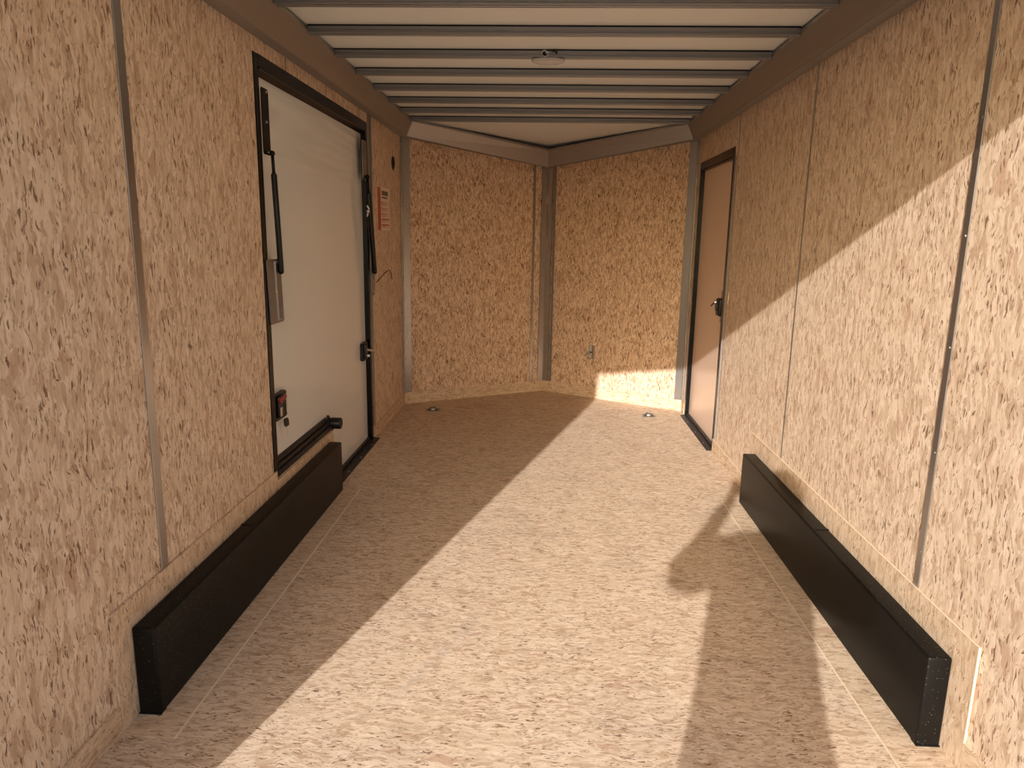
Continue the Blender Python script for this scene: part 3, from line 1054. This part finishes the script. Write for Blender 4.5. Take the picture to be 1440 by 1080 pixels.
# ------------------------------------------------------------------ recessed floor tie-downs
for (cx, cy, a, lb) in ((-0.935, 5.962, 0.0, 'recessed steel floor tie-down ring in the front left corner, in shade'),
                        (0.912, 5.965, 0.0, 'recessed steel floor tie-down ring in the front right corner, sunlit')):
    r = root('floor_tie_down', (cx, cy, 0), lb, 'tie-down ring', 'tie-down rings in the front floor corners')
    m = MB()
    w, h, c = 0.058, 0.048, 0.016
    pts = [(-w, -h + c), (-w + c, -h), (w - c, -h), (w, -h + c), (w, h - c), (w - c, h), (-w + c, h), (-w, h - c)]
    outer = [Vector((cx + x, cy + y, 0.004)) for x, y in pts]
    outer0 = [Vector((cx + x, cy + y, 0.0006)) for x, y in pts]
    inner = [Vector((cx + x * 0.78, cy + y * 0.78, 0.004)) for x, y in pts]
    pan = [Vector((cx + x * 0.66, cy + y * 0.66, 0.0012)) for x, y in pts]
    m.loft([outer0, outer, inner, pan], 0, caps=False)
    m.bm.faces.new([m.bm.verts.new(p) for p in pan]).material_index = 1
    for sx in (-1, 1):
        for sy in (-1, 1):
            m.disc((cx + sx * 0.040, cy + sy * 0.032, 0.004), (0, 0, 1), 0.005, 0.002, 10)
    m.build('mounting_plate', [M['zinc'], M['dark']], r)
    m = MB()
    ring = [(cx + 0.030 * math.cos(t), cy - 0.004 + 0.026 * math.sin(t), 0.011 + 0.008 * math.sin(t)) for t in [PI * j / 10 for j in range(11)]]
    ring = [(cx + 0.030, cy - 0.020, 0.009)] + ring + [(cx - 0.030, cy - 0.020, 0.009)]
    m.tube(ring + [ring[0]], 0.005, 10)
    m.build('ring', M['zinc'], r, smooth=True)
    m = MB()
    m.box(cx - 0.016, cx + 0.016, cy - 0.030, cy - 0.012, 0.003, 0.015, 0, 0.004, 2)
    m.build('hinge_strap', M['steel'], r, smooth='auto')

# ------------------------------------------------------------------ dome light under the third roof beam
YL = 3.928
r = root('ceiling_light', (-0.010, YL, 2.373), 'small oval dome light under a roof beam near the middle of the ceiling', 'ceiling light')
m = MB()
zb = 2.3722
rings = []
for k, (f, dz) in enumerate(((0.97, 0.0), (1.0, -0.004), (1.0, -0.010), (0.97, -0.016), (0.86, -0.021), (0.62, -0.026), (0.3, -0.029), (0.02, -0.030))):
    rings.append([Vector((-0.010 + 0.086 * f * math.copysign(abs(math.cos(t)) ** 0.75, math.cos(t)), YL + 0.027 * f * math.copysign(abs(math.sin(t)) ** 0.8, math.sin(t)), zb + dz))
                  for t in [2 * PI * j / 40 for j in range(40)]])
m.loft(rings)
m.build('light_lens', M['lens'], r, smooth='auto')
m = MB()
m.box(-0.086, 0.066, YL - 0.024, YL + 0.018, zb - 0.002, zb + 0.0008, 0, 0.0005, 1)
m.build('light_base', M['frame_m'], r)
m = MB()
m.box(0.004, 0.016, YL - 0.026, YL - 0.016, zb - 0.012, zb - 0.002, 0, 0.002, 1)
m.build('light_switch', M['rubber'], r)
m = MB()
yb_ = 3.907
cc = Vector((-0.026, yb_, 2.392))
m.tube([cc + Vector((0.017 * math.cos(t), -0.003, 0.015 * math.sin(t))) for t in [2 * PI * j / 24 for j in range(25)]], 0.0028, 8)
m.disc(cc + Vector((-0.004, 0.0, -0.002)), (0, -1, 0), 0.011, 0.003, 16, 1)
m.disc(cc + Vector((0.008, -0.002, 0.004)), (0, -1, 0), 0.006, 0.006, 12, 0)
m.build('wire_hole', [M['steel'], M['dark']], r, smooth='auto')
m = MB()
m.tube([cc + Vector((0.004, -0.004, 0.014)), cc + Vector((0.030, -0.008, 0.013)), cc + Vector((0.044, -0.010, 0.008)), cc + Vector((0.058, -0.010, 0.006))], 0.0028, 8)
m.sphere(cc + Vector((0.057, -0.010, 0.002)), 0.006, 0.006, 0.008, 0, 12, 8)
m.build('wire', M['rubber'], r, smooth=True)

# ------------------------------------------------------------------ ramp and ground behind the view
RS = 0.12


def zr(y):
    return -0.022 - RS * (0.78 - y)


m = MB()
m.extrude_poly([(-1.16, 0.78, zr(0.78)), (1.16, 0.78, zr(0.78)), (1.16, -1.55, zr(-1.55)), (-1.16, -1.55, zr(-1.55))], (0, 0, -0.03))
tag(m.build('floor_ramp', M['osb_floor'], uv='h', seed=77), kind='structure')
m = MB()
m.face([(-40, -60, -0.335), (40, -60, -0.335), (40, 40, -0.335), (-40, 40, -0.335)])
tag(m.build('ground', M['ground']), kind='structure')

# ------------------------------------------------------------------ the photographer, whose shadow falls on the floor
PX = root('person', (0.045, -0.40, zr(-0.40)), 'person in dark jacket standing on the ramp holding up a phone, casting the floor shadow', 'person')


def catmull(vals, n):
    out = []
    L = len(vals)
    for i in range(L - 1):
        p0, p1, p2, p3 = vals[max(i - 1, 0)], vals[i], vals[i + 1], vals[min(i + 2, L - 1)]
        for k in range(n):
            t = k / n
            out.append([0.5 * (2 * b + (c - a_) * t + (2 * a_ - 5 * b + 4 * c - d) * t * t + (3 * b - a_ - 3 * c + d) * t ** 3) for a_, b, c, d in zip(p0, p1, p2, p3)])
    out.append(list(vals[-1]))
    return out


def limb(mb, pts, n=5, seg=18):
    """closed tapering limb with rounded ends; pts: (Vector, radius)"""
    q = catmull([(*p, r_) for p, r_ in pts], n)
    P_ = [Vector(v[:3]) for v in q]
    R_ = [v[3] for v in q]
    d0, d1 = (P_[0] - P_[1]).normalized(), (P_[-1] - P_[-2]).normalized()
    pre, post = [], []
    for ang in (80, 55, 28):
        pre.append((P_[0] + d0 * R_[0] * math.sin(R(ang)), R_[0] * math.cos(R(ang))))
    for ang in (28, 55, 80):
        post.append((P_[-1] + d1 * R_[-1] * math.sin(R(ang)), R_[-1] * math.cos(R(ang))))
    allp = pre + list(zip(P_, R_)) + post
    mb.tube([p for p, _ in allp], [r_ for _, r_ in allp], seg)


def torso(mb, secs, n=5, seg=28):
    """secs: (cx, cy, z, half width, half depth)"""
    q = catmull(secs, n)
    rings = []
    for cx, cy, z, wx, wy in q:
        rings.append([Vector((cx + wx * math.copysign(abs(math.cos(t)) ** 0.85, math.cos(t)), cy + wy * math.copysign(abs(math.sin(t)) ** 0.85, math.sin(t)), z)) for t in [2 * PI * j / seg for j in range(seg)]])
    mb.loft(rings)


def fuse(ob, voxel, smooth_it=4):
    rm_ = ob.modifiers.new('fuse', 'REMESH')
    rm_.mode = 'VOXEL'
    rm_.voxel_size = voxel
    sm_ = ob.modifiers.new('soft', 'SMOOTH')
    sm_.factor = 0.5
    sm_.iterations = smooth_it
    bpy.context.view_layer.update()
    me_ = bpy.data.meshes.new_from_object(ob.evaluated_get(bpy.context.evaluated_depsgraph_get()))
    ob.modifiers.clear()
    ob.data = me_
    for p_ in me_.polygons:
        p_.use_smooth = True


PEL = (0.045, -0.42, 0.80)
SHL, SHR = Vector((-0.090, -0.37, 1.262)), Vector((0.232, -0.40, 1.262))
NK = Vector((0.085, -0.385, 1.345))
HD = Vector((0.125, -0.355, 1.545))
ELL, ELR = Vector((-0.255, -0.16, 1.105)), Vector((0.375, -0.22, 1.10))
PHC = CAM + rt * 0.060 - up * 0.022 - fw * 0.010      # phone centre
WRL = PHC - rt * 0.125 - up * 0.075 - fw * 0.050
WRR = PHC + rt * 0.130 - up * 0.075 - fw * 0.050


def legs(mb, k, low=0.0):
    for sx in (-1, 1):
        hip = Vector((PEL[0] + sx * 0.085, PEL[1], PEL[2] - 0.02))
        kn = Vector((PEL[0] + sx * 0.105, PEL[1] + 0.015, zr(-0.4) + 0.50))
        an = Vector((PEL[0] + sx * 0.11, PEL[1] - 0.02, zr(-0.42) + 0.09 + low))
        limb(mb, [(hip, 0.090 * k), (hip.lerp(kn, 0.5), 0.080 * k), (kn, 0.060 * k), (kn.lerp(an, 0.35), 0.060 * k), (an, 0.044 * k)])


def arm(mb, S, EL, WR, k):
    limb(mb, [(S + (NK - S) * 0.35, 0.055 * k[0]), (S, 0.062 * k[0]), (S.lerp(EL, 0.5), 0.050 * k[1]), (EL, 0.042 * k[2]), (EL.lerp(WR, 0.35), 0.041 * k[3]), (WR, 0.027 * k[4])])


def hand(mb, wr, side):
    """fingers wrap the end of the phone: knuckles at its edge, tips on the lens side, thumb on the screen side"""
    ed = PHC + rt * (side * 0.082)
    pal = ed + rt * (side * 0.016) - up * 0.024 - fw * 0.020
    limb(mb, [(wr, 0.025), (wr.lerp(pal, 0.5), 0.026), (pal, 0.024)])
    for i, ln in enumerate((0.92, 1.0, 0.95, 0.78)):
        kz = 0.022 - 0.0185 * i
        k0 = ed + rt * (side * 0.018) + up * (kz - 0.006) - fw * 0.012
        j1 = ed + rt * (side * 0.013) + up * (kz - 0.004) + fw * 0.010
        j2 = ed - rt * (side * 0.008 * ln) + up * (kz - 0.003) + fw * 0.0135
        j3 = ed - rt * (side * 0.026 * ln) + up * (kz - 0.003) + fw * 0.0125
        if i == 0:   # index along the top edge
            k0 = ed + rt * (side * 0.016) + up * 0.020 - fw * 0.014
            j1 = ed + rt * (side * 0.012) + up * 0.040 - fw * 0.004
            j2 = ed - rt * (side * 0.010) + up * 0.046 - fw * 0.004
            j3 = ed - rt * (side * 0.030) + up * 0.045 - fw * 0.004
        limb(mb, [(pal, 0.014), (k0, 0.0105), (j1, 0.0090), (j2, 0.0084), (j3, 0.0075)], 4, 12)
    t0 = wr.lerp(pal, 0.5) - rt * (side * 0.014) + up * 0.014 - fw * 0.004
    limb(mb, [(wr.lerp(pal, 0.5), 0.016), (t0, 0.0135), (ed - rt * (side * 0.004) - up * 0.012 - fw * 0.026, 0.0108), (ed - rt * (side * 0.028) - up * 0.002 - fw * 0.0165, 0.0090)], 4, 12)


def body_skin(mb):
    torso(mb, [(0.045, -0.42, 0.74, 0.145, 0.10), (0.045, -0.42, 0.84, 0.160, 0.108), (0.05, -0.41, 1.00, 0.140, 0.098), (0.06, -0.40, 1.18, 0.165, 0.108), (0.072, -0.39, 1.24, 0.150, 0.088), (0.08, -0.387, 1.31, 0.075, 0.065)])
    limb(mb, [(Vector((0.075, -0.39, 1.27)), 0.07), (NK, 0.058), (NK.lerp(HD, 0.45), 0.053), (NK.lerp(HD, 0.75), 0.05)])
    for S, EL, WR in ((SHL, ELL, WRL), (SHR, ELR, WRR)):
        arm(mb, S, EL, WR, (0.95, 0.95, 0.95, 0.95, 1.0))
    legs(mb, 0.95)
    for sx in (-1, 1):
        an = Vector((PEL[0] + sx * 0.11, PEL[1] - 0.02, zr(-0.42) + 0.085))
        limb(mb, [(an, 0.040), (an + Vector((0, 0.07, -0.040)), 0.036), (an + Vector((0, 0.15, -0.042)), 0.028)])


def head_shape(mb):
    yawv = Vector((-0.18, 1.0, -0.10)).normalized()          # looking direction
    side = yawv.cross(Vector((0, 0, 1))).normalized()
    upv = side.cross(yawv)
    r = bmesh.ops.create_uvsphere(mb.bm, u_segments=40, v_segments=28, radius=1.0)
    for q in r['verts']:
        x, y, z = q.co
        sx, sy, sz = 0.076, 0.098, 0.118
        if z < -0.1:
            k_ = 1 - 0.34 * ((-z - 0.1) / 0.9) ** 1.3
            sx *= k_
            if y < 0:
                sy *= 1 - 0.35 * (-z - 0.1)
        p = Vector((x * sx, y * sy, z * sz))
        if y > 0.2:
            f = math.exp(-((x / 0.14) ** 2) - (((z + 0.12) / 0.17) ** 2))         # nose
            p.y += 0.024 * f
            f = math.exp(-((x / 0.20) ** 2) - (((z + 0.55) / 0.09) ** 2))         # lips
            p.y += 0.007 * f
            f = math.exp(-((x / 0.24) ** 2) - (((z + 0.88) / 0.14) ** 2))         # chin
            p.y += 0.016 * f
            for e in (-0.38, 0.38):
                f = math.exp(-(((x - e) / 0.17) ** 2) - (((z - 0.05) / 0.13) ** 2))   # eye sockets
                p.y -= 0.010 * f
            f = math.exp(-(((z - 0.26) / 0.10) ** 2)) * math.exp(-((x / 0.6) ** 2))   # brow
            p.y += 0.006 * f
        q.co = HD + side * p.x + yawv * p.y + upv * p.z
    for sgn in (-1, 1):                                    # ears
        c = HD + side * (sgn * 0.077) - yawv * 0.006 - upv * 0.002
        rr = bmesh.ops.create_uvsphere(mb.bm, u_segments=14, v_segments=10, radius=1.0)
        for q in rr['verts']:
            x, y, z = q.co
            q.co = c + side * (x * 0.009 + sgn * 0.004 * (-y)) + yawv * (y * 0.017) + upv * (z * 0.030)
    return yawv, side, upv


m = MB()
body_skin(m)
yawv, sidev, upv = head_shape(m)
for wr, sd in ((WRL, -1), (WRR, 1)):
    hand(m, wr, sd)
body = m.build('body', M['person_skin'], PX, smooth=True)
fuse(body, 0.0042, 3)
# jacket
m = MB()
torso(m, [(0.008, -0.42, 0.68, 0.212, 0.145), (0.010, -0.42, 0.72, 0.222, 0.148), (0.014, -0.42, 0.86, 0.208, 0.140), (0.020, -0.41, 1.02, 0.205, 0.134), (0.040, -0.40, 1.18, 0.205, 0.132),
          (0.068, -0.39, 1.245, 0.165, 0.108), (0.080, -0.387, 1.305, 0.085, 0.078), (0.085, -0.386, 1.345, 0.070, 0.068)])
for S, EL, WR in ((SHL, ELL, WRL), (SHR, ELR, WRR)):
    arm(m, S, EL, EL.lerp(WR, 0.84), (1.12, 2.0, 1.60, 1.12, 1.35))
jk = m.build('jacket', M['jacket'], PX, smooth=True)
fuse(jk, 0.008)
m = MB()
torso(m, [(PEL[0], PEL[1], 0.66, 0.150, 0.112), (PEL[0], PEL[1], 0.74, 0.170, 0.118), (PEL[0], PEL[1], 0.84, 0.168, 0.115)])
legs(m, 1.22, 0.05)
tr = m.build('trousers', M['jeans'], PX, smooth=True)
fuse(tr, 0.009)
for sx in (-1, 1):
    m = MB()
    ax, ay = PEL[0] + sx * 0.11, PEL[1] - 0.02
    rings = []
    for y_, w_, h_ in ((-0.075, 0.030, 0.06), (-0.05, 0.042, 0.085), (0.0, 0.046, 0.10), (0.06, 0.048, 0.075), (0.13, 0.052, 0.055), (0.19, 0.045, 0.045), (0.215, 0.028, 0.03)):
        y = ay + y_
        base = zr(y)
        rings.append([Vector((ax + w_ * math.copysign(abs(math.cos(t)) ** 0.6, math.cos(t)), y, base + h_ / 2 + 0.001 + (h_ / 2) * math.copysign(abs(math.sin(t)) ** 0.6, math.sin(t)))) for t in [2 * PI * j / 20 for j in range(20)]])
    m.loft(rings)
    m.build('shoe', M['rubber'], PX, smooth='auto')
# hair
m = MB()
r_ = bmesh.ops.create_uvsphere(m.bm, u_segments=32, v_segments=22, radius=1.0)
dele = []
for q in r_['verts']:
    x, y, z = q.co
    k_ = 1.0
    lim = 0.42 if y > 0.25 else (-0.15 if y > -0.3 else -0.55)
    p = HD + sidev * (x * 0.083) + yawv * (y * 0.104 - 0.004) + upv * (z * 0.124 + 0.004)
    q.co = p
    if z < lim:
        dele.append(q)
bmesh.ops.delete(m.bm, geom=dele, context='VERTS')
h = m.build('hair', M['hair'], PX, smooth=True)
so = h.modifiers.new('t', 'SOLIDIFY')
so.thickness = 0.012
so.offset = -1
for sgn in (-1, 1):
    m = MB()
    c = HD + sidev * (sgn * 0.030) + yawv * 0.080 + upv * 0.006
    m.sphere(c, 0.011, 0.011, 0.011, 0, 16, 10)
    m.disc(c + yawv * 0.0085, yawv, 0.005, 0.0032, 14, 1)
    m.build('eye', [M['eye'], M['rubber']], PX, smooth=True)

# the phone held up
r = root('smartphone', tuple(PHC), 'black phone held sideways in both hands of the person on the ramp', 'phone')


def obox(m, c, hx, hy, hz, mi=0):
    cs = []
    for z in (-1, 1):
        for (x, y) in ((-1, -1), (1, -1), (1, 1), (-1, 1)):
            cs.append(c + rt * (x * hx) + up * (y * hy) + fw * (z * hz))
    m.hexa(cs, mi)


m = MB()
obox(m, PHC, 0.080, 0.037, 0.004)
m.build('phone_case', M['rubber'], r)
m = MB()
obox(m, PHC - fw * 0.0044, 0.076, 0.034, 0.0006)
m.build('screen', M['frame'], r)
m = MB()
m.disc(CAM - fw * 0.0062, fw, 0.007, 0.0022, 20)
m.build('phone_lens', M['dark'], r)
